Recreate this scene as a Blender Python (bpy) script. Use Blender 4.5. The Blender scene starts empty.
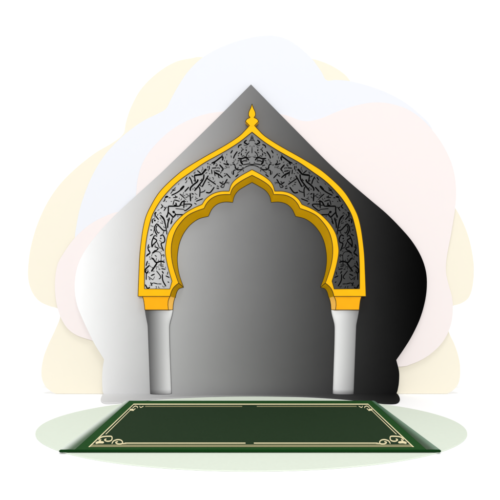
import bpy, bmesh, math, random
from mathutils import Vector

random.seed(4)
scene = bpy.context.scene
COL = scene.collection

# ------------------------------------------------------------------ camera
S = 0.0075          # metres per photo pixel in the plane of the big board
D = 3.6             # distance from the camera to the board
H = 87 * S          # camera height
HOR = 308.0         # horizon row of the 500 px photograph

cam_d = bpy.data.cameras.new("camera")
cam = bpy.data.objects.new("camera", cam_d)
COL.objects.link(cam)
cam.location = (0, 0, H)
cam.rotation_euler = (math.radians(90), 0, 0)
cam_d.sensor_width = 36
cam_d.lens = (D / S) / 500 * 36
cam_d.shift_y = (HOR - 250) / 500
cam_d.clip_start = 0.05
cam_d.clip_end = 200
scene.camera = cam

# ------------------------------------------------------------------ light
world = bpy.data.worlds.new("World")
scene.world = world
world.use_nodes = True
bg = world.node_tree.nodes["Background"]
bg.inputs[0].default_value = (1, 1, 1, 1)
bg.inputs[1].default_value = 0.70

def area(name, loc, target, size, power, col=(1, 1, 1)):
    l = bpy.data.lights.new(name, 'AREA')
    l.shape = 'DISK'
    l.size = size
    l.energy = power
    l.color = col
    o = bpy.data.objects.new(name, l)
    COL.objects.link(o)
    o.location = loc
    o.rotation_euler = (Vector(target) - Vector(loc)).to_track_quat('-Z', 'Y').to_euler()
    return o
area("softbox", (0.0, -12.0, 4.6), (0, D, 1.1), 3.5, 980)
area("overhead_fill", (0.0, -1.0, 14.0), (0, 1.6, 0), 4.0, 720)  # unseen fill lamp added above to brighten the floor and mat

vs = scene.view_settings
vs.view_transform = 'Standard'
vs.look = 'None'
vs.exposure = 0.0
vs.gamma = 1.0
scene.render.film_transparent = False

# ------------------------------------------------------------------ helpers
def W(px, py, Y=D):
    """photo pixel -> metres (x, z) in the upright plane at depth Y"""
    return ((px - 250) * S * Y / D, H - (py - HOR) * S * Y / D)

def G(px, py, z=0.0):
    """photo pixel -> metres (x, y) on the level plane at height z"""
    r = ((H - z) / S) / (py - HOR)
    return ((px - 250) * S * r, D * r)

def lin(c):
    c = c / 255.0
    return c / 12.92 if c <= 0.04045 else ((c + 0.055) / 1.055) ** 2.4

def rgb(r, g, b, k=1.0):
    return (min(lin(r) * k, 1), min(lin(g) * k, 1), min(lin(b) * k, 1), 1)

def cr(pts, n=8):
    """open Catmull-Rom curve through pts"""
    if len(pts) < 3:
        return list(pts)
    out = []
    P = [tuple(2 * a - b for a, b in zip(pts[0], pts[1]))] + list(pts) + \
        [tuple(2 * a - b for a, b in zip(pts[-1], pts[-2]))]
    for i in range(1, len(P) - 2):
        p0, p1, p2, p3 = P[i - 1], P[i], P[i + 1], P[i + 2]
        for k in range(n):
            t = k / n
            out.append(tuple(0.5 * (2 * b + (c - a) * t + (2 * a - 5 * b + 4 * c - d) * t * t +
                                    (3 * b - a - 3 * c + d) * t ** 3)
                             for a, b, c, d in zip(p0, p1, p2, p3)))
    out.append(tuple(pts[-1]))
    return out

def closed(pts, n=8):
    m = len(pts)
    out = []
    for i in range(m):
        p0, p1, p2, p3 = pts[i - 1], pts[i], pts[(i + 1) % m], pts[(i + 2) % m]
        for k in range(n):
            t = k / n
            out.append(tuple(0.5 * (2 * b + (c - a) * t + (2 * a - 5 * b + 4 * c - d) * t * t +
                                    (3 * b - a - 3 * c + d) * t ** 3)
                             for a, b, c, d in zip(p0, p1, p2, p3)))
    return out

def segs(*ss, n=8):
    """curve made of smooth pieces meeting at corners"""
    out = []
    for s in ss:
        c = cr(s, n)
        if out and math.dist(out[-1], c[0]) < 1e-6:
            c = c[1:]
        out += c
    return out

def mirror(pts, ax=252.0):
    return [(2 * ax - x, y) for x, y in reversed(pts)]

def resample(pts, n):
    L = [0]
    for a, b in zip(pts, pts[1:]):
        L.append(L[-1] + math.dist(a, b))
    out, j = [], 0
    for k in range(n + 1):
        t = L[-1] * k / n
        while j < len(L) - 2 and L[j + 1] < t:
            j += 1
        u = (t - L[j]) / max(L[j + 1] - L[j], 1e-9)
        out.append(tuple(a + (b - a) * u for a, b in zip(pts[j], pts[j + 1])))
    return out

def link(name, me, mat, parent=None):
    me.name = name
    o = bpy.data.objects.new(name, me)
    COL.objects.link(o)
    if mat is not None:
        me.materials.clear()
        me.materials.append(mat)
    if parent:
        o.parent = parent
    return o

def tag(o, label=None, cat=None, group=None, kind=None):
    if label: o["label"] = label
    if cat: o["category"] = cat
    if group: o["group"] = group
    if kind: o["kind"] = kind
    return o

def thing(name, loc=(0, 0, 0)):
    o = bpy.data.objects.new(name, None)
    COL.objects.link(o)
    o.location = loc
    return o

def plate_mesh(contours, y0, y1, bevel=0.0, res=2):
    """filled outline (x,z contours in metres, holes allowed) standing upright between depths y0 < y1"""
    cu = bpy.data.curves.new("tmp", 'CURVE')
    cu.dimensions = '2D'
    cu.fill_mode = 'BOTH'
    for c in contours:
        sp = cu.splines.new('POLY')
        sp.points.add(len(c) - 1)
        for p, (x, z) in zip(sp.points, c):
            p.co = (x, z, 0, 1)
        sp.use_cyclic_u = True
    cu.extrude = max((y1 - y0) / 2 - bevel, 0)
    cu.bevel_depth = bevel
    cu.bevel_resolution = res
    cu.offset = -bevel
    ob = bpy.data.objects.new("tmp", cu)
    COL.objects.link(ob)
    bpy.context.view_layer.update()
    me = bpy.data.meshes.new_from_object(ob.evaluated_get(bpy.context.evaluated_depsgraph_get()))
    bpy.data.objects.remove(ob)
    bpy.data.curves.remove(cu)
    ym = (y0 + y1) / 2
    for v in me.vertices:
        x, z, d = v.co
        v.co = (x, ym - d, z)
    bm = bmesh.new()
    bm.from_mesh(me)
    bmesh.ops.remove_doubles(bm, verts=bm.verts, dist=1e-6)
    bmesh.ops.recalc_face_normals(bm, faces=bm.faces)
    bm.to_mesh(me)
    bm.free()
    return me

def lay_flat(me, z0):
    """turn an upright plate mesh into one lying on the floor: its (x,z) outline becomes (x,y)"""
    for v in me.vertices:
        x, y, z = v.co
        v.co = (x, z, z0 - y)
    return me

def tube_mesh(paths, r):
    """paths: list of (points3d, cyclic)"""
    cu = bpy.data.curves.new("tmp", 'CURVE')
    cu.dimensions = '3D'
    for pts, cyc in paths:
        sp = cu.splines.new('POLY')
        sp.points.add(len(pts) - 1)
        for p, c in zip(sp.points, pts):
            p.co = (*c, 1)
        sp.use_cyclic_u = cyc
    cu.bevel_depth = r
    cu.bevel_resolution = 2
    cu.use_fill_caps = True
    ob = bpy.data.objects.new("tmp", cu)
    COL.objects.link(ob)
    bpy.context.view_layer.update()
    me = bpy.data.meshes.new_from_object(ob.evaluated_get(bpy.context.evaluated_depsgraph_get()))
    bpy.data.objects.remove(ob)
    bpy.data.curves.remove(cu)
    return me

def smooth(me):
    for p in me.polygons:
        p.use_smooth = True

# ------------------------------------------------------------------ materials
def material(name, color, rough=0.6, spec=0.3, noise=0.0, nscale=40, bump=0.0, bscale=300, metal=0.0):
    m = bpy.data.materials.new(name)
    m.use_nodes = True
    nt = m.node_tree
    b = nt.nodes["Principled BSDF"]
    b.inputs["Roughness"].default_value = rough
    b.inputs["Specular IOR Level"].default_value = spec
    b.inputs["Metallic"].default_value = metal
    b.inputs["Base Color"].default_value = color
    tc = nt.nodes.new("ShaderNodeTexCoord")
    if noise:
        n = nt.nodes.new("ShaderNodeTexNoise")
        n.inputs["Scale"].default_value = nscale
        n.inputs["Detail"].default_value = 6
        nt.links.new(tc.outputs["Object"], n.inputs["Vector"])
        mr = nt.nodes.new("ShaderNodeMapRange")
        mr.inputs["From Min"].default_value = 0.3
        mr.inputs["From Max"].default_value = 0.7
        mr.inputs["To Min"].default_value = 1 - noise
        mr.inputs["To Max"].default_value = 1 + noise
        nt.links.new(n.outputs["Fac"], mr.inputs["Value"])
        mx = nt.nodes.new("ShaderNodeVectorMath")
        mx.operation = 'SCALE'
        mx.inputs[0].default_value = color[:3]
        nt.links.new(mr.outputs[0], mx.inputs["Scale"])
        nt.links.new(mx.outputs[0], b.inputs["Base Color"])
    if bump:
        n2 = nt.nodes.new("ShaderNodeTexNoise")
        n2.inputs["Scale"].default_value = bscale
        n2.inputs["Detail"].default_value = 3
        nt.links.new(tc.outputs["Object"], n2.inputs["Vector"])
        bp = nt.nodes.new("ShaderNodeBump")
        bp.inputs["Strength"].default_value = bump
        bp.inputs["Distance"].default_value = 0.001
        nt.links.new(n2.outputs["Fac"], bp.inputs["Height"])
        nt.links.new(bp.outputs[0], b.inputs["Normal"])
    return m

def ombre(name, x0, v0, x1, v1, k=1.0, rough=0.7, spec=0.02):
    """base colour in a fade from tone v0 at x0 to tone v1 at x1 (tones 0-255)"""
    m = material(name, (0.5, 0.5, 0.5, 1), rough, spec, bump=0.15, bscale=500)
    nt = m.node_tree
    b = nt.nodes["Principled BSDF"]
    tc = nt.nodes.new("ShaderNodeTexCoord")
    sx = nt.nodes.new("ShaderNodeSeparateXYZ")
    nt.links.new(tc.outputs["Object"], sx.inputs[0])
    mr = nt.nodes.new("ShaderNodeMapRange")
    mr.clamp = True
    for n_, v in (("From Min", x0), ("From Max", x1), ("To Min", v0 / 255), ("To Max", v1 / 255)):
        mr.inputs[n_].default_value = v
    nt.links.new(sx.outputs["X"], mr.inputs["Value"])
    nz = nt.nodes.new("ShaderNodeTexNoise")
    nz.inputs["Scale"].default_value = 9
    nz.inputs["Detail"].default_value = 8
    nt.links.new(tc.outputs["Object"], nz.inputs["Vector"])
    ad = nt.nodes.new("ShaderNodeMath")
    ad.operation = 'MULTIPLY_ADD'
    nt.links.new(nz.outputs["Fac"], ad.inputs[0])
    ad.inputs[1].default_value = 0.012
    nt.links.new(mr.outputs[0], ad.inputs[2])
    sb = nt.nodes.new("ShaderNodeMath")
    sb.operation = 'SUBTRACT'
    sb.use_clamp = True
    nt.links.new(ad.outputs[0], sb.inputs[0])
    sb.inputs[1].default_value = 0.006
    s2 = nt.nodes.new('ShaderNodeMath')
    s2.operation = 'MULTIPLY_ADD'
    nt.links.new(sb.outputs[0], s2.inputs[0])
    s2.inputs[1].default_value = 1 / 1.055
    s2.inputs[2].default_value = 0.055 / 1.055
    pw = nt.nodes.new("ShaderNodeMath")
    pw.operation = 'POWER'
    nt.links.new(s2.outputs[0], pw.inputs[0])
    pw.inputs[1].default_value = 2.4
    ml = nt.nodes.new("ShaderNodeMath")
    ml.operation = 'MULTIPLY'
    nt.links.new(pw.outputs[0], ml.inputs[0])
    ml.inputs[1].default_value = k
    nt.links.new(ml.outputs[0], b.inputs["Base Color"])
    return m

K = 0.87            # paint reflectance per picture tone under this light
M_white = material("white_paint", (0.95, 0.95, 0.95, 1), 0.9, 0.1)
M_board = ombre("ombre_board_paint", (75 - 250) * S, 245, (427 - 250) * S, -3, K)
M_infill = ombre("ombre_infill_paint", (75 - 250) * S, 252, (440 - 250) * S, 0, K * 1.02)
M_ink = material("black_ink", (0.002, 0.002, 0.002, 1), 0.8, 0.0)
M_gold = material("gold_paint", rgb(251, 188, 12, K), 0.5, 0.05, noise=0.03, nscale=14, bump=0.12, bscale=260)
M_darker_gold = material("darker_gold_paint", rgb(196, 147, 2, K), 0.5, 0.05, noise=0.03, nscale=14, bump=0.12, bscale=260)  # darker tone of the frame gold, for the inner face
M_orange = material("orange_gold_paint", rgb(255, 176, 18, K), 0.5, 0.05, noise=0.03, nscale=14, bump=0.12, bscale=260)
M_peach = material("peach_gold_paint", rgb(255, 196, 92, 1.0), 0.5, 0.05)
M_line = material("dark_outline_paint", rgb(62, 52, 24), 0.6, 0.1)
M_colL = ombre("left_column_painted_shading", (149 - 250) * S, 92, (171.6 - 250) * S, 245, K, 0.5, 0.12)  # shading of the round shaft, dark on the left, painted into the colour
M_colR = ombre("right_column_painted_shading", (333 - 250) * S, 258, (356 - 250) * S, 150, K, 0.5, 0.12)  # lit left side and shaded right side painted into the colour
M_grey = material("grey_outline_paint", rgb(70, 70, 72), 0.6, 0.1)
M_yellow = material("cream_yellow_board_paint", rgb(255, 248, 229, 0.735), 0.9, 0.05, bump=0.1)
M_blue = material("pale_blue_board_paint", rgb(246, 248, 254, 0.735), 0.9, 0.05, bump=0.1)
M_pink = material("pale_pink_board_paint", rgb(255, 245, 243, 0.735), 0.9, 0.05, bump=0.1)
M_mat = material("pale_green_felt", rgb(226, 235, 220, 0.87), 1.0, 0.0, noise=0.012, nscale=60, bump=0.5, bscale=420)
M_rug = material("green_pile", rgb(34, 77, 34, K), 0.95, 0.05, noise=0.12, nscale=170, bump=1.0, bscale=600)
M_field = material("dark_green_pile", rgb(38, 57, 36, K), 0.95, 0.05, noise=0.12, nscale=170, bump=1.0, bscale=600)
M_edge = material("deep_green_binding", rgb(14, 56, 18, K), 0.9, 0.05, noise=0.1, nscale=200)
M_cream = material("cream_yarn", rgb(240, 228, 184, K), 0.9, 0.05, noise=0.06, nscale=300, bump=0.8, bscale=700)
M_dull = material("dull_cream_yarn", rgb(146, 143, 106, K), 0.9, 0.05, noise=0.08, nscale=300, bump=0.8, bscale=700)
M_satin = material("satin_trim", rgb(40, 84, 52, K), 0.28, 0.9, bump=0.1, bscale=300)

# ------------------------------------------------------------------ setting
def grid_mesh(profile, x0, x1):
    me = bpy.data.meshes.new("m")
    v, f = [], []
    for (y, z) in profile:
        v += [(x0, y, z), (x1, y, z)]
    for i in range(len(profile) - 1):
        f.append((2 * i, 2 * i + 1, 2 * i + 3, 2 * i + 2))
    me.from_pydata(v, [], f)
    smooth(me)
    return me
wall_y, R = 5.4, 0.5
tag(link("floor", grid_mesh([(-4, 0), (wall_y - R, 0)], -8, 8), M_white), kind="structure")
prof = [(wall_y - R + R * math.sin(a), R - R * math.cos(a)) for a in [math.radians(d) for d in range(0, 91, 6)]]
tag(link("wall", grid_mesh(prof + [(wall_y, 7)], -8, 8), M_white), kind="structure")

# ------------------------------------------------------------------ big pointed board
left = segs([(251, 84.3), (210, 125.3), (160, 173.8)],
            [(160, 173.8), (130, 201), (112, 218), (97, 234.5), (86, 249), (79, 262), (75.5, 275), (74.6, 290),
             (77, 305), (82, 318), (89, 333), (95, 345), (104, 359.5)],
            [(104, 359.5), (102.6, 368), (102, 380), (102.5, 391.5)])
right = segs([(397.6, 391), (399, 383), (399.2, 372), (396.4, 360)],
             [(396.4, 360), (404, 349), (412, 336), (420, 319), (425, 302), (427, 286), (426, 271), (421, 256),
              (412, 241), (400, 227), (386, 213), (370, 199.5), (350, 182.4), (330, 164.3), (313, 147.4), (297, 131.2), (277, 110.9), (251, 84.3)])
outline = left + [(104, 394.98), (396, 394.98)] + right[:-1]
T_BOARD = 0.02
board = thing("pointed_board", (0, D, 0))
tag(board, "tall pointed onion-shaped board fading from white to black behind the golden arch",
    "backdrop board")
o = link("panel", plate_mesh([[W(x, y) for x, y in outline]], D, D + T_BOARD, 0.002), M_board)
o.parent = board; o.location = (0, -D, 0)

# low plinth plate the board stands on, front edge curved round the mat, thicker rounded toes at both ends
toes = segs([(103.4, 394.6), (101.4, 397.5), (100.7, 400.8), (102.4, 403.2), (107, 404.2), (117, 403.8), (128, 402.6),
             (145, 401.0), (165, 399.2), (190, 397.9), (215, 397.0), (250, 396.6), (290, 397), (315, 397.9),
             (338, 399.4), (356, 401.0), (370, 402.6), (382, 404.1), (392, 404.5), (397.6, 403.6), (399.9, 400.6),
             (399, 397), (397.2, 394.6)])
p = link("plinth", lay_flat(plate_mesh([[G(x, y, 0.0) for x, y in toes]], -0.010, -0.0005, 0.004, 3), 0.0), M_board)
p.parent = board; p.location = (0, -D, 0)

# ------------------------------------------------------------------ pastel cloud boards behind
def cloud(name, pts, y0, y1, mat, label, n=6):
    c = [W(x, y, y0) for x, y in closed(pts, n)]
    c = [(x, max(z, 0.002)) for x, z in c]
    cc = [c[0]]
    for q in c[1:]:
        if math.dist(q, cc[-1]) > 1e-5:
            cc.append(q)
    # stand with origin at its foot
    o = link(name, plate_mesh([cc], y0 - y0, y1 - y0, 0.0015), mat)
    o.location = (0, y0, 0)
    return tag(o, label, "backdrop board")
yellow = [(205, 57.3), (192, 58), (175, 62), (157, 73), (141, 89), (131, 107), (126, 122), (123, 134),
          (112, 143), (95, 153), (76, 168), (60, 184), (47, 203), (37, 225), (30.5, 248), (28, 268), (28.5, 281),
          (32, 292), (39, 301), (49, 306), (58, 309), (60, 317), (55, 330), (48, 345), (43.3, 358), (41.2, 372),
          (43, 382), (49, 390), (60, 395.2), (75, 396.8), (100, 396.6), (160, 394), (250, 392), (340, 394), (399, 396),
          (430, 396.6), (444, 395), (454, 389.5), (459.3, 381), (460.3, 368), (458.5, 356), (454.5, 344), (449, 332),
          (446, 318), (450, 307.5), (461, 303.5), (468.5, 298), (472.3, 288), (474, 272), (473, 257), (469, 238),
          (462.5, 221), (454, 206), (435, 180), (400, 140), (356, 88), (346, 75.5), (335, 67.5), (322, 61.5), (308, 58.5),
          (290, 62), (250, 66)]
blue = [(75, 240), (76.5, 225), (80, 208), (86, 190), (94, 172), (104, 156), (114, 144.5), (125, 134), (142, 121.5),
        (158, 113.5), (166, 108.5), (171, 99), (177, 88), (186, 74), (197, 62), (210, 52.5), (228, 44), (246, 38.5),
        (262, 35.6), (276, 35.8), (289, 40), (302, 49), (313, 60), (321, 71), (326.5, 80), (336, 79.8), (350, 81),
        (368, 85.5), (386, 92), (403, 101), (418, 112.5), (432, 128), (430, 150), (400, 190), (330, 220), (250, 230),
        (160, 250), (100, 262), (80, 262)]
pink = [(57, 266), (63, 254), (75, 237.5), (92, 223), (113, 213), (133, 209), (136, 194), (137.5, 180), (142.5, 163),
        (154, 146), (174, 128), (199, 116), (222, 111.5), (250, 110), (283, 114.5), (300, 120.3), (310, 120.9),
        (322, 118), (340, 110.5), (358, 105), (374, 102.4), (390, 103.6), (408, 109.5), (424, 121), (438, 137),
        (448.5, 155), (454, 171), (456.2, 188), (455.5, 206), (451.5, 232), (447, 256), (446, 271), (448.5, 284),
        (452, 297), (453, 312), (450, 328), (442, 343), (428, 356), (412, 364), (396, 367), (330, 368), (250, 366),
        (150, 360), (105, 345), (90, 340), (77, 335.5), (67, 328), (60, 316), (56, 301), (54.8, 284)]
cloud("cloud_board", yellow, D + 0.0375, D + 0.048, M_yellow,
      "pale cream yellow wavy cloud-shaped board, rearmost of the three pastel boards")
cloud("cloud_board", blue, D + 0.0295, D + 0.037, M_blue,
      "very pale blue cloud-shaped board rising above the tip of the pointed board")
cloud("cloud_board", pink, D + 0.0212, D + 0.029, M_pink,
      "very pale pink cloud-shaped board directly behind the pointed board")

# ------------------------------------------------------------------ golden arch
DEP = 0.044
YF = D - DEP                       # front face of the arch
AX = 252.0
arch = thing("arch", ((AX - 250) * S, D, 0))
tag(arch, "golden cusped arch with black lettering and flame finial on two pale columns", "arch")
def child(name, me, mat, parent=arch):
    o = link(name, me, mat, parent)
    o.location = (-arch.location.x, -arch.location.y, 0) if parent is arch else (0, 0, 0)
    return o
def Wf(pts, Y=YF):
    return [W(x, y, Y) for x, y in pts]

outer_left = segs([(138, 296.4), (138.4, 285), (139, 270), (139.7, 255), (141.3, 240), (143.3, 227), (146.3, 215.5),
                   (151.6, 204.5), (158, 194), (166.3, 184.6), (180, 172.4), (190.8, 165.0), (206, 156), (225, 145.3),
                   (238.8, 136.3), (245, 130.4), (249.4, 125.6)])
finial_left = segs([(249.4, 125.6), (247.8, 124.0), (245.3, 121.4)], [(245.3, 121.4), (247, 119.0), (250.0, 117.5)],
                   [(250.0, 117.5), (248.6, 115.4), (248.8, 112), (250.6, 108), (252, 103.8)])
A_segs = [[(252, 175.2), (243.2, 179.8), (236, 184.6), (232, 189.4), (230.3, 194.4)],
          [(230.3, 194.4), (224, 194.5), (217.6, 195.4), (211.2, 198.6), (206.6, 203.4), (204, 208.4)],
          [(204, 208.4), (195, 211.6), (186.5, 216.4), (178.4, 225.6), (174, 234), (171.7, 243), (171.2, 251),
           (171.8, 259), (173.4, 267), (175.8, 275), (178.6, 283.0)],
          [(178.6, 283.0), (174, 287), (171.4, 291.5), (170, 296.4)]]
B_segs = [[(252, 182.4), (244.8, 186.4), (238.4, 190.6), (234.4, 196), (232.8, 202.4)],
          [(232.8, 202.4), (225, 202), (217.6, 204), (212, 209), (208.4, 216.3)],
          [(208.4, 216.3), (199, 218.8), (190.8, 224.4), (184.4, 232.2), (180.2, 241), (178.1, 250), (177.3, 260),
           (178.4, 270.5), (180.4, 278.5), (183.6, 287.3)],
          [(183.6, 287.3), (179, 288.8), (176.6, 292.6), (175.3, 297.8)]]
NS = [14, 14, 30, 8]
def full(sg):
    pts = []
    for s, n in zip(sg, NS):
        r = resample(cr(s, 10), n)
        pts += r if not pts else r[1:]
    return pts                                     # apex -> bottom of left leg
A_left, B_left = full(A_segs), full(B_segs)
A_full = list(reversed(A_left)) + mirror(list(reversed(A_left)))[1:]      # left foot -> apex -> right foot
B_full = list(reversed(B_left)) + mirror(list(reversed(B_left)))[1:]

sp_outer = segs([(144.4, 288.8), (144.4, 272), (144.8, 256), (146.3, 240), (149.3, 225), (153.2, 213), (161.2, 199.6),
                 (171, 188.2), (180, 179.9), (191, 172), (204, 163), (218, 155.1), (228, 149.4), (240, 141.6),
                 (252, 132.0)])
sp_inner = segs([(252, 169.6), (241.6, 175.3), (234.6, 180.4), (231, 185.4), (229.2, 191.2)],
                [(229.2, 191.2), (220.8, 191.4), (212.8, 193.8), (206, 198.6), (202, 204.4)],
                [(202, 204.4), (193, 208.4), (185.8, 212.6), (179.4, 218), (173, 225.4), (168, 234.5), (165.8, 245),
                 (165.3, 252.5), (167, 263), (169.6, 273), (172, 281.2)], [(172, 281.2), (169.8, 289)])
sp_left = sp_outer + mirror(sp_outer)[1:]
spandrel = sp_left + mirror(sp_inner)[0:0]
inner_full = list(reversed(sp_inner)) + mirror(list(reversed(sp_inner)))[1:]   # left foot -> apex -> right foot
spandrel = sp_left + list(reversed(inner_full))

outer_full = outer_left + mirror(outer_left)
frame_out = outer_full + list(reversed(A_full))
f = child("frame", plate_mesh([Wf(frame_out), Wf(spandrel)], YF, D - 0.0005, 0.0022), M_gold)

fin = finial_left + mirror(finial_left)[1:]
child("finial", plate_mesh([Wf(fin + [(252, 127.4)])], YF - 0.001, D - 0.002, 0.006, 3), M_gold)

# splayed underside / jamb of the opening
me = bpy.data.meshes.new("m")
bm = bmesh.new()
ra = [bm.verts.new((W(x, y, YF + 0.002)[0], YF + 0.002, W(x, y, YF + 0.002)[1])) for x, y in A_full]
rm = []
for (x, y), (x2, y2) in zip(A_full, B_full):
    xm, ym = x * 0.5 + x2 * 0.5, y * 0.5 + y2 * 0.5
    rm.append(bm.verts.new((W(xm, ym, D - DEP / 2)[0], D - DEP / 2, W(xm, ym, D - DEP / 2)[1])))
rb = [bm.verts.new((W(x, y)[0], D, W(x, y)[1])) for x, y in B_full]
for r0, r1 in ((ra, rm), (rm, rb)):
    for i in range(len(r0) - 1):
        bm.faces.new((r0[i], r0[i + 1], r1[i + 1], r1[i]))
bmesh.ops.recalc_face_normals(bm, faces=bm.faces)
bm.to_mesh(me); bm.free()
child("reveal", me, M_darker_gold)["label"] = "darker gold inner face of the arch"

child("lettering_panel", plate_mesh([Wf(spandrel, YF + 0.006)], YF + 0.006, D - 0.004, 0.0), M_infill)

# --- lettering: brush strokes traced tile by tile (tile origin, stroke = points in 1/12.5 px, width px)
TILES = {
(140, 250): [
 ([(195,0),(150,45)],1.2),([(100,0),(125,35),(75,80)],1.2),([(185,20),(240,25),(265,60),(265,100),(262,140)],.6),
 ([(265,70),(300,60),(295,90)],.8),([(145,90),(160,120)],1.2),([(160,100),(200,155),(262,140),(310,155)],1.4),
 ([(205,155),(205,175),(140,270)],1.5),([(262,140),(265,215)],.9),([(200,205),(240,215)],.5),([(265,232),(320,242)],1),
 ([(95,135),(75,200)],1.2),([(120,190),(70,240),(65,265),(85,290),(105,260)],1.4),([(80,290),(78,375)],1.0),
 ([(205,258),(260,335),(235,365)],.9),([(275,262),(295,295)],1.2),([(280,300),(285,380),(325,455)],1.2),
 ([(350,270),(340,310)],.8),([(320,322),(370,345)],1.1),([(135,322),(185,300)],1.2),([(100,330),(165,375)],.7),
 ([(165,370),(185,330)],.5),([(345,395),(365,408)],1),([(65,430),(95,480),(125,462)],1.3),
 ([(135,400),(140,425),(165,410)],1),([(140,425),(150,450)],1.2),([(165,410),(225,425)],.9),([(225,422),(270,425)],.8),
 ([(195,457),(210,458)],.8),([(115,85),(130,90)],1),([(150,215),(165,230)],.8)],
(140, 215): [
 ([(150,55),(185,45)],.9),([(150,60),(155,105)],1),([(180,60),(195,75)],1.9),([(185,0),(235,60)],1.1),
 ([(255,0),(300,60),(320,130),(330,190)],1.2),([(205,105),(250,150),(290,190),(335,195)],1.2),([(335,195),(335,245)],1),
 ([(205,110),(180,160),(190,205),(215,255)],1.2),([(215,130),(200,170),(225,225),(245,215)],1),([(250,95),(290,110)],.6),
 ([(370,40),(350,100),(345,165)],1.3),([(405,75),(385,115)],.8),([(335,0),(330,30)],1),
 ([(390,0),(415,30),(435,0)],1.2),([(130,185),(150,190)],1.3),([(125,262),(165,235)],1),
 ([(180,255),(150,330),(150,400),(165,370),(210,320),(165,285)],1.2),([(215,270),(180,250)],.9),
 ([(250,265),(285,250),(310,300),(300,340),(265,355),(275,400),(295,450)],1.2),([(255,285),(265,300)],1.9),
 ([(180,395),(225,415),(210,440),(155,480)],1.1),([(110,365),(100,420),(125,470),(85,500)],1.1),
 ([(215,340),(240,405)],.8),([(120,300),(128,305)],.7),([(300,200),(285,240)],.7)],
(145, 185): [
 ([(320,110),(355,60),(385,30)],.8),([(335,55),(365,75)],.7),([(350,70),(385,60)],.7),
 ([(330,130),(400,95),(455,55)],1.2),([(440,65),(490,10)],2.1),([(250,160),(272,146),(292,150)],1.9),
 ([(250,165),(245,195),(225,205)],1),([(260,212),(272,200)],.8),([(205,255),(225,265),(195,295)],1),
 ([(235,275),(255,290),(235,325)],1),([(200,240),(215,250)],.8),([(130,380),(125,355),(145,340)],1.5),
 ([(135,385),(165,430)],1.1),([(175,355),(185,360)],.8),([(190,375),(235,420),(255,500)],1.3),([(90,430),(95,480)],1.2),
 ([(112,440),(130,450)],1.9),([(155,490),(175,500)],1),([(375,130),(390,150),(410,150)],1.1),([(365,185),(435,205)],1),
 ([(365,190),(350,250)],.9),([(385,220),(390,250),(360,255)],1.4),([(290,265),(430,265)],1.3),
 ([(292,265),(290,340),(270,410)],1.3),([(290,340),(355,405)],1.3),([(345,328),(372,348)],2.8),
 ([(375,350),(380,375),(355,400)],1.3),([(380,370),(480,372)],1.2),([(430,270),(460,215),(490,200)],1.4),
 ([(305,405),(285,490)],1.1),([(345,410),(320,490)],1.),([(440,110),(495,160)],.5),([(380,295),(490,305)],.7),
 ([(320,205),(340,205)],.5)],
(165, 185): [
 ([(240,185),(235,290)],1.2),([(180,110),(265,185)],.5),([(225,240),(335,245),(265,315),(235,315)],1.1),
 ([(230,255),(190,250)],.8),([(240,210),(265,205)],.8),([(315,100),(320,205)],1.3),([(330,110),(360,118)],.7),
 ([(245,85),(300,25)],1.2),([(385,205),(475,170)],1),([(365,225),(395,243)],.8),([(275,200),(285,215)],.7)],
(170, 165): [
 ([(190,190),(215,150)],1),([(240,145),(265,190),(280,240)],1.2),([(350,185),(340,210),(290,250),(255,290),(255,325)],1.5),
 ([(345,180),(350,200)],2.4),([(305,130),(315,190),(325,210)],1.2),([(300,130),(340,125),(395,115),(420,90),(450,50)],1.7),
 ([(432,72),(455,50)],2.4),([(340,68),(385,105)],1.1),([(425,115),(415,180),(365,250),(305,325)],1.4),
 ([(480,130),(440,200),(400,275)],1.3),([(360,270),(375,310),(370,400)],1.1),([(380,345),(425,330),(440,310)],.9),
 ([(450,345),(490,350)],1.1),([(270,350),(300,368)],.7)],
(180, 155): [
 ([(335,290),(450,370)],1.1),([(430,215),(500,250)],1.3),([(440,195),(500,205)],1),([(325,465),(375,470),(430,400)],1.2),
 ([(455,415),(490,420)],1),([(395,180),(400,240)],1),([(425,190),(440,265)],.9)],
(205, 145): [
 ([(80,230),(130,205),(205,150),(225,160),(215,195)],1.4),([(130,205),(105,250)],1.2),([(55,260),(55,310)],1),
 ([(85,290),(145,285)],1),([(180,245),(220,290),(230,310)],1.4),([(125,350),(180,375),(222,410)],1.3),
 ([(205,330),(230,300)],1.2),([(230,230),(255,240),(300,250)],1.1),([(275,190),(270,220),(300,245)],.9),
 ([(265,262),(253,270)],.9),([(265,355),(320,415)],1.1),([(180,462),(235,490),(280,425)],1.2),([(320,105),(345,65)],1.2),
 ([(330,160),(325,130)],.6),([(405,80),(370,130),(355,170)],1.2),([(360,195),(368,205)],.9),
 ([(345,240),(370,245),(385,290),(410,310),(470,305)],1.1),([(355,320),(385,310)],1),([(355,320),(355,375)],1.3),
 ([(380,400),(420,365)],1.1),([(240,190),(246,205)],.7),([(270,130),(275,110)],.6)],
(225, 130): [
 ([(235,155),(290,185)],1.4),([(235,155),(272,125)],1.2),([(165,225),(175,195),(210,180)],1.1),([(342,65),(342,135)],.4),
 ([(325,80),(322,122)],.45),([(305,130),(338,132)],.45),([(205,280),(210,255),(235,240)],.8),([(205,290),(205,320)],1.2),
 ([(262,240),(268,265)],1.2),([(305,268),(275,300),(265,335)],.8),([(160,355),(205,358),(265,345),(300,380)],1.3),
 ([(200,365),(200,400),(225,435)],1.6),([(205,400),(240,385),(280,388)],.9),([(225,435),(290,425),(338,432)],.8),
 ([(315,195),(310,210)],.7),([(255,460),(300,445),(338,442)],.5),([(338,436),(262,462),(180,520),(150,545)],.45),
 ([(332,95),(300,150)],.4),([(338,200),(332,290)],.35),([(240,330),(300,345),(330,330)],.4),([(120,470),(150,500)],.7)],
}
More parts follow.
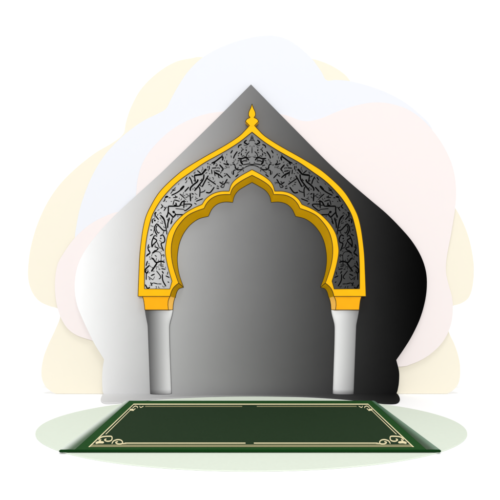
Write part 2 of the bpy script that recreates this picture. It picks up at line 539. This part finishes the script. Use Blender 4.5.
def ribbon(bm, pts, w, y_front, y_back, conv):
    """a solid brush stroke: rounded, tapering ends, thickness y_front..y_back"""
    c = cr(pts, 5)
    L = sum(math.dist(a, b) for a, b in zip(c, c[1:]))
    n = max(4, int(L / 0.6))
    c = resample(c, n)
    A, B = [], []
    for i, p in enumerate(c):
        q0, q1 = c[max(i - 1, 0)], c[min(i + 1, n)]
        dx, dy = q1[0] - q0[0], q1[1] - q0[1]
        l = math.hypot(dx, dy) or 1
        t = i / n
        e = min(t, 1 - t) * L
        hw = w * 0.5 * (0.35 + 0.65 * math.sqrt(min(1, e / (0.55 * w + 0.3))))
        A.append((p[0] - dy / l * hw, p[1] + dx / l * hw))
        B.append((p[0] + dy / l * hw, p[1] - dx / l * hw))
    va = [bm.verts.new(conv(x, y, y_front)) for x, y in A]
    vb = [bm.verts.new(conv(x, y, y_front)) for x, y in B]
    vc = [bm.verts.new(conv(x, y, y_back)) for x, y in A]
    vd = [bm.verts.new(conv(x, y, y_back)) for x, y in B]
    for i in range(n):
        bm.faces.new((va[i], va[i + 1], vb[i + 1], vb[i]))
        bm.faces.new((va[i], vc[i], vc[i + 1], va[i + 1]))
        bm.faces.new((vb[i], vb[i + 1], vd[i + 1], vd[i]))
    bm.faces.new((va[0], vb[0], vd[0], vc[0]))
    bm.faces.new((va[n], vc[n], vd[n], vb[n]))

YI = YF + 0.006
# small hair strokes in the gaps between the big ones
def inside(p, poly):
    c = False
    for (x1, y1), (x2, y2) in zip(poly, poly[1:] + poly[:1]):
        if (y1 > p[1]) != (y2 > p[1]) and p[0] < (x2 - x1) * (p[1] - y1) / (y2 - y1) + x1:
            c = not c
    return c
used = []
for (ox, oy), ss in TILES.items():
    for pts, w in ss:
        real = [(ox + x / 12.5, oy + y / 12.5) for x, y in pts]
        L = sum(math.dist(a, b) for a, b in zip(real, real[1:]))
        used += resample(cr(real, 5), max(2, int(L)))
rim = resample(sp_outer, 120) + resample(sp_inner, 120)
fine = []
tries = 0
while len(fine) < 120 and tries < 9000:
    tries += 1
    p = (random.uniform(144, 250), random.uniform(134, 289))
    if not inside(p, spandrel): continue
    if min(math.dist(p, q) for q in rim) < 2.0 or min(math.dist(p, q) for q in used) < 1.25: continue
    a = random.uniform(0, math.pi * 2); l = random.uniform(1.4, 3.6); b = a + random.uniform(-1.5, 1.5)
    m1 = (p[0] + math.cos(a) * l / 2, p[1] + math.sin(a) * l / 2)
    m2 = (p[0] - math.cos(b) * l / 2, p[1] - math.sin(b) * l / 2)
    if min(math.dist(m, q) for q in rim for m in (m1, m2)) < 1.3: continue
    fine.append(([((x - 0) * 12.5, (y - 0) * 12.5) for x, y in (m1, p, m2)], random.choice((0.4, 0.5, 0.65, 0.8))))
    used += [m1, p, m2]
TILES[(0, 0)] = fine
bm = bmesh.new()
cnt = 0
for (ox, oy), ss in TILES.items():
    for pts, w in ss:
        real = [(ox + x / 12.5, oy + y / 12.5) for x, y in pts]
        for mir in (0, 1):
            q = [(504 - x, y) for x, y in real] if mir else real
            cnt += 1
            yf = YI - 0.0014 - 0.000003 * cnt
            ribbon(bm, q, w * 0.98, yf, YI + 0.001,
                   lambda x, y, Y: (W(x, y, YI)[0], Y, W(x, y, YI)[1]))
bmesh.ops.recalc_face_normals(bm, faces=bm.faces)
me = bpy.data.meshes.new("m"); bm.to_mesh(me); bm.free()
child("lettering", me, M_ink)

# --- thin dark outline wires
def at(pts, Y):
    return [(W(x, y, Y)[0], Y, W(x, y, Y)[1]) for x, y in pts]
yl = YF - 0.0004
paths = [(at(outer_left + finial_left + mirror(finial_left)[1:] + mirror(outer_left)[1:], yl), False),
         (at(spandrel, yl), True), (at(A_full, yl), False), (at(B_full, D - 0.001), False),
         (at([(138, 296.4), (170, 296.4)], yl), False), (at([(334, 296.4), (366, 296.4)], yl), False)]
for i in (0, 1, 2, 3):                             # creases of the cusps
    k = sum(NS[:i])
    a, b = A_left[k], B_left[k]
    for m_ in (0, 1):
        if m_ and i == 0: continue
        p, q = ((504 - a[0], a[1]), (504 - b[0], b[1])) if m_ else (a, b)
        if i in (3,):
            paths.append((at([p], yl) + at([q], D - 0.001), False))
child("outline", tube_mesh(paths, 0.0023), M_line)

# --- capitals and columns
def capital(m_):
    rows = [(296.5, 142.5, 170.0, 175.3), (298.6, 143.2, 168.9, 174.6), (301, 143.8, 168.1, 173.9),
            (305, 144.3, 167.9, 173.2), (309.9, 144.8, 168.4, 172.9)]
    bm = bmesh.new()
    yf = YF + 0.003
    R_ = []
    for y, l, r, b in rows:
        fx = (lambda v: 504 - v) if m_ else (lambda v: v)
        R_.append([bm.verts.new((W(fx(l), y)[0], D - 0.001, W(fx(l), y)[1])),
                   bm.verts.new((W(fx(l), y, yf)[0], yf, W(fx(l), y, yf)[1])),
                   bm.verts.new((W(fx(r), y, yf)[0], yf, W(fx(r), y, yf)[1])),
                   bm.verts.new((W(fx(b), y)[0], D - 0.001, W(fx(b), y)[1]))])
    for a, b in zip(R_, R_[1:]):
        for i in range(3):
            bm.faces.new((a[i], a[i + 1], b[i + 1], b[i]))
    bm.faces.new(R_[0]); bm.faces.new(R_[-1])
    bmesh.ops.recalc_face_normals(bm, faces=bm.faces)
    me = bpy.data.meshes.new("m"); bm.to_mesh(me); bm.free()
    o = child("capital", me, M_orange)
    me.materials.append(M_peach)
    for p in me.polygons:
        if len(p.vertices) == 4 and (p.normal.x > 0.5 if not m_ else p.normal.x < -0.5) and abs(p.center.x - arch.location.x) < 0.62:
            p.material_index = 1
    fx = (lambda v: 504 - v) if m_ else (lambda v: v)
    y2 = yf - 0.0004
    P = [(at([(fx(l), y) for y, l, r, b in rows], y2), False), (at([(fx(r), y) for y, l, r, b in rows], y2), False),
         (at([(fx(b), y) for y, l, r, b in rows], D - 0.002), False),
         (at([(fx(144.8), 309.9), (fx(168.4), 309.9)], y2) + at([(fx(172.9), 309.9)], D - 0.002), False)]
    oc = child("outline", tube_mesh(P, 0.0022), M_line, o)
    return o

def column(m_):
    prof = [(310.2, 145.2, 173.0), (313, 145.6, 172.6), (317, 146.3, 171.7), (321, 147.1, 170.6), (325.5, 147.9, 169.7),
            (332, 148.2, 169.5), (350, 148.9, 169.9), (372, 149.7, 170.7), (394.9, 150.5, 171.5)]
    prof = cr(prof, 4)
    bm = bmesh.new()
    rings = []
    n = 20
    for y, l, r in prof:
        if m_:
            l, r = 504 - r, 504 - l
        zc = max(W(l, y, D - 0.02)[1], 0.0082)
        xl, xr = W(l, y)[0], W(r, y)[0]
        c, hw = (xl + xr) / 2, (xr - xl) / 2
        rings.append([bm.verts.new((c - hw * math.cos(math.pi * k / n), D - 0.0005 - 0.036 * math.sin(math.pi * k / n) ** 0.8, zc))
                      for k in range(n + 1)])
    for a, b in zip(rings, rings[1:]):
        for k in range(n):
            bm.faces.new((a[k], a[k + 1], b[k + 1], b[k]))
    bm.faces.new(rings[0]); bm.faces.new(rings[-1])
    bmesh.ops.recalc_face_normals(bm, faces=bm.faces)
    edges = [[tuple(r_[0].co) for r_ in rings], [tuple(r_[-1].co) for r_ in rings], [tuple(v.co) for v in rings[-1]]]
    me = bpy.data.meshes.new("m"); bm.to_mesh(me); bm.free()
    for p in me.polygons:
        p.use_smooth = len(p.vertices) == 4
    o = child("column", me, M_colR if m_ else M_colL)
    o["label"] = "bright white column with grey shading painted in towards its right side" if m_ else "light grey column with darker shading painted in towards its left side"
    P = [([(x, y - 0.002, z) for x, y, z in e], False) for e in edges[:2]]
    P.append(([(x, y - 0.001, z + 0.002) for x, y, z in edges[2]], False))
    child("outline", tube_mesh(P, 0.002), M_grey, o)
for m_ in (0, 1):
    capital(m_)
    column(m_)

# ------------------------------------------------------------------ oval mat
N = 160
ell = [G(251.3 + 216 * math.cos(2 * math.pi * i / N), 434.5 + 37.4 * math.sin(2 * math.pi * i / N)) for i in range(N)]
cy = sum(p[1] for p in ell) / N
ell0 = [(x, y - cy) for x, y in ell]
m = link("oval_mat", lay_flat(plate_mesh([ell0], -0.005, -0.0005, 0.001), 0.0), M_mat)
m.location = (0, cy, 0)
tag(m, "large flat pale green oval mat lying on the white floor under the dark rug", "mat")

# ------------------------------------------------------------------ rug
TH = 0.018
y_b, y_f = G(0, 400.6, TH)[1], G(0, 449.6, TH)[1]
xw = 0.852
xi = 0.786
rug = thing("rug", (0.003, (y_b + y_f) / 2, 0.0055))
tag(rug, "dark green rectangular rug with cream double border line and corner scrolls", "rug")
def flare(y):
    return 1 + 0.052 * (y - y_f) / (y_b - y_f)      # the pattern widens a little towards the back
def rchild(name, me, mat, parent=rug, fl=False):
    if fl:
        for v in me.vertices:
            v.co.x *= flare(v.co.y)
    o = link(name, me, mat, parent)
    if parent is rug:
        o.location = (-rug.location.x, -rug.location.y, -rug.location.z)
    return o
Z0, Z1 = 0.0055, TH
def slab(poly, z0, z1, b=0.0):
    return lay_flat(plate_mesh([poly], -z1, -z0, b), 0.0)
# pile body
rchild("border", slab([(-xi, y_f), (xi + 0.006, y_f), (xi + 0.006, y_b), (-xi, y_b)], Z0, Z1, 0.002), M_rug, fl=True)
# the front binding
me = slab([(-xw, y_f - 0.006), (xw, y_f - 0.006), (xw, y_f + 0.004), (-xw, y_f + 0.004)], Z0, Z1 + 0.0005, 0.005)
rchild("binding", me, M_edge)
# side trims: satin strips rolling off from the pile to the outer edge
def trim(side):
    bm = bmesh.new()
    n = 14
    cols = []
    y0, y1 = y_f + 0.0045, y_b
    for k in range(n + 1):
        t = k / n
        z = Z1 - 0.001 + 0.0008 * math.sin(math.pi * t) - 0.004 * t ** 3
        cols.append((t, z))
    cols.append((1.0, Z0))
    ny = 24
    V = []
    for t, z in cols:
        row = []
        for j in range(ny + 1):
            y = y0 + (y1 - y0) * j / ny
            a = (xi + (0.0065 if side > 0 else 0.0005)) * flare(y)
            row.append(bm.verts.new((side * (a + (xw + 0.006 - a) * t), y, z)))
        V.append(row)
    for a, b in zip(V, V[1:]):
        for j in range(ny):
            bm.faces.new((a[j], a[j + 1], b[j + 1], b[j]))
    bmesh.ops.recalc_face_normals(bm, faces=bm.faces)
    if bm.faces[:][0].normal.z < 0:
        bmesh.ops.reverse_faces(bm, faces=bm.faces)
    me = bpy.data.meshes.new("m"); bm.to_mesh(me); bm.free()
    smooth(me)
    return me

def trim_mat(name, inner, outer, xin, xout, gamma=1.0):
    """green satin ribbon with a highlight painted in towards its outer side"""
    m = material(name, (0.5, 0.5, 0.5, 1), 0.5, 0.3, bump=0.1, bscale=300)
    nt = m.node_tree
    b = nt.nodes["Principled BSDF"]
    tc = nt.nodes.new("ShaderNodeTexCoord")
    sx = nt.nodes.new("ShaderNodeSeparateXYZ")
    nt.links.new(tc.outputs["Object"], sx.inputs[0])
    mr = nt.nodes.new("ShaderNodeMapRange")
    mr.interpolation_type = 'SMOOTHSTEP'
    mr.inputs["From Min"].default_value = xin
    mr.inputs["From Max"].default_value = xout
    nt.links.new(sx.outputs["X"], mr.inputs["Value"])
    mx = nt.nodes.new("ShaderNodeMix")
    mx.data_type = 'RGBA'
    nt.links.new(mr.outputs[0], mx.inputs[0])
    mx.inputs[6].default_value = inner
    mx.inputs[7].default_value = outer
    nt.links.new(mx.outputs[2], b.inputs["Base Color"])  # outer highlight is part of the base colour, whatever the lamps do
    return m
rchild("side_trim", trim(-1), trim_mat("painted_highlight_trim", rgb(40, 84, 46, K), rgb(226, 235, 226, K), -xi - 0.012, -xw - 0.012))["label"] = \
    "green trim ribbon with a silvery white highlight painted in along its outer side"
rchild("side_trim", trim(1), trim_mat("painted_sheen_trim", rgb(30, 66, 36, K), rgb(96, 132, 108, K), xi + .02, xw))["label"] = \
    "green trim ribbon with a dull grey green sheen painted in"

def gpoly(pts, z):
    return [G(x, y, z) for x, y in pts]
# field: everything inside the outer cream line
ox0, ox1 = -0.735, 0.746
oyb, oyf = G(0, 403.9, Z1)[1], G(0, 447.3, Z1)[1]
rchild("field", slab([(ox0, oyf), (ox1, oyf), (ox1, oyb), (ox0, oyb)], Z1 - 0.003, Z1 + 0.0010), M_field, fl=True)
def bar(bm, x0, x1, ya, yb, z0, z1):
    v = [bm.verts.new(p) for p in [(x0, ya, z0), (x1, ya, z0), (x1, yb, z0), (x0, yb, z0),
                                   (x0, ya, z1), (x1, ya, z1), (x1, yb, z1), (x0, yb, z1)]]
    for q in [(3, 2, 1, 0), (4, 5, 6, 7), (0, 1, 5, 4), (1, 2, 6, 5), (2, 3, 7, 6), (3, 0, 4, 7)]:
        bm.faces.new([v[i] for i in q])
Yg = lambda py: G(0, py, Z1)[1]
zt = Z1 + 0.002
zb = Z1 - 0.001
def line(mat, *a):
    bm = bmesh.new()
    bar(bm, *a)
    me = bpy.data.meshes.new("m"); bm.to_mesh(me); bm.free()
    o = rchild("border_line", me, mat, fl=True)
    if mat is M_dull:
        o["label"] = "dull beige woven border line"
lw = 0.0068
line(M_cream, ox0 + lw, ox1 - lw, Yg(404.9), oyb, zb, zt)                           # back outer line
line(M_cream, ox0, ox0 + lw, oyf, oyb, zb, zt)                                      # side outer lines
line(M_cream, ox1 - lw, ox1, oyf, oyb, zb, zt)
gx = 0.030
ix0, ix1 = ox0 + 0.018, ox1 - 0.018
line(M_cream, ox0 + 0.150, -gx + 0.009, Yg(443.9), Yg(443.0), zb, zt)                # front inner line, broken in the middle
line(M_cream, gx - 0.012, ox1 - 0.150, Yg(443.9), Yg(443.0), zb, zt)
line(M_cream, ix0, ix0 + 0.0048, Yg(434.5), Yg(410.5), zb, zt)                      # side inner lines
line(M_cream, ix1 - 0.0048, ix1, Yg(434.5), Yg(410.5), zb, zt)
line(M_dull, ox0 + lw, ox1 - lw, oyf, Yg(444.9), zb, zt - 0.0004)                  # dull wide front line
line(M_dull, ox0 + 0.088, -gx - 0.018, Yg(407.0), Yg(406.1), zb, zt - 0.0004)        # dull back inner line, broken
line(M_dull, gx + 0.012, ox1 - 0.088, Yg(407.0), Yg(406.1), zb, zt - 0.0004)

# corner scrolls, traced for the left side and mirrored
front_scroll = [([(98.5,440.4),(100,438.4),(103,437),(108,436.6),(111.6,436.9),(112,439.5),(110.5,441.2),(107,441.6),(104.5,440.3),(106.5,439.2)],1.15),
                ([(95.6,443.6),(99,442.6),(104,442.8)],2.3),([(99,441.8),(101.2,439.8)],1.3),
                ([(111.8,444.2),(113.6,441.4),(117.5,440),(121,440.6),(122.6,442.6),(121.4,444.2),(117.5,444.2),(115.6,442.8),(118,442)],1.1),
                ([(122,444),(127,443.6)],.9)]
back_scroll = [([(129.8,410.4),(131.5,409.9),(134,410.6)],2.0),([(132.5,408.6),(135,406.4),(137.6,407.2),(137.2,408.4)],.8),
               ([(139.6,406.2),(140.6,407.8),(143.6,406.4)],.7),([(134,410),(135.5,408.8)],.9)]
c2 = 0
for strokes in (front_scroll, back_scroll):
    for mir in (0, 1):
        bm = bmesh.new()
        for pts, w in strokes:
            c2 += 1
            q = [(502.2 - x, y) for x, y in pts] if mir else pts
            zz = zt + 0.0002 + 0.00003 * c2
            ribbon(bm, q, w * 0.9, zz, Z1, lambda x, y, Z: (*G(x, y, Z1), Z))
        bmesh.ops.recalc_face_normals(bm, faces=bm.faces)
        me = bpy.data.meshes.new("m"); bm.to_mesh(me); bm.free()
        rchild("corner_scroll", me, M_cream)
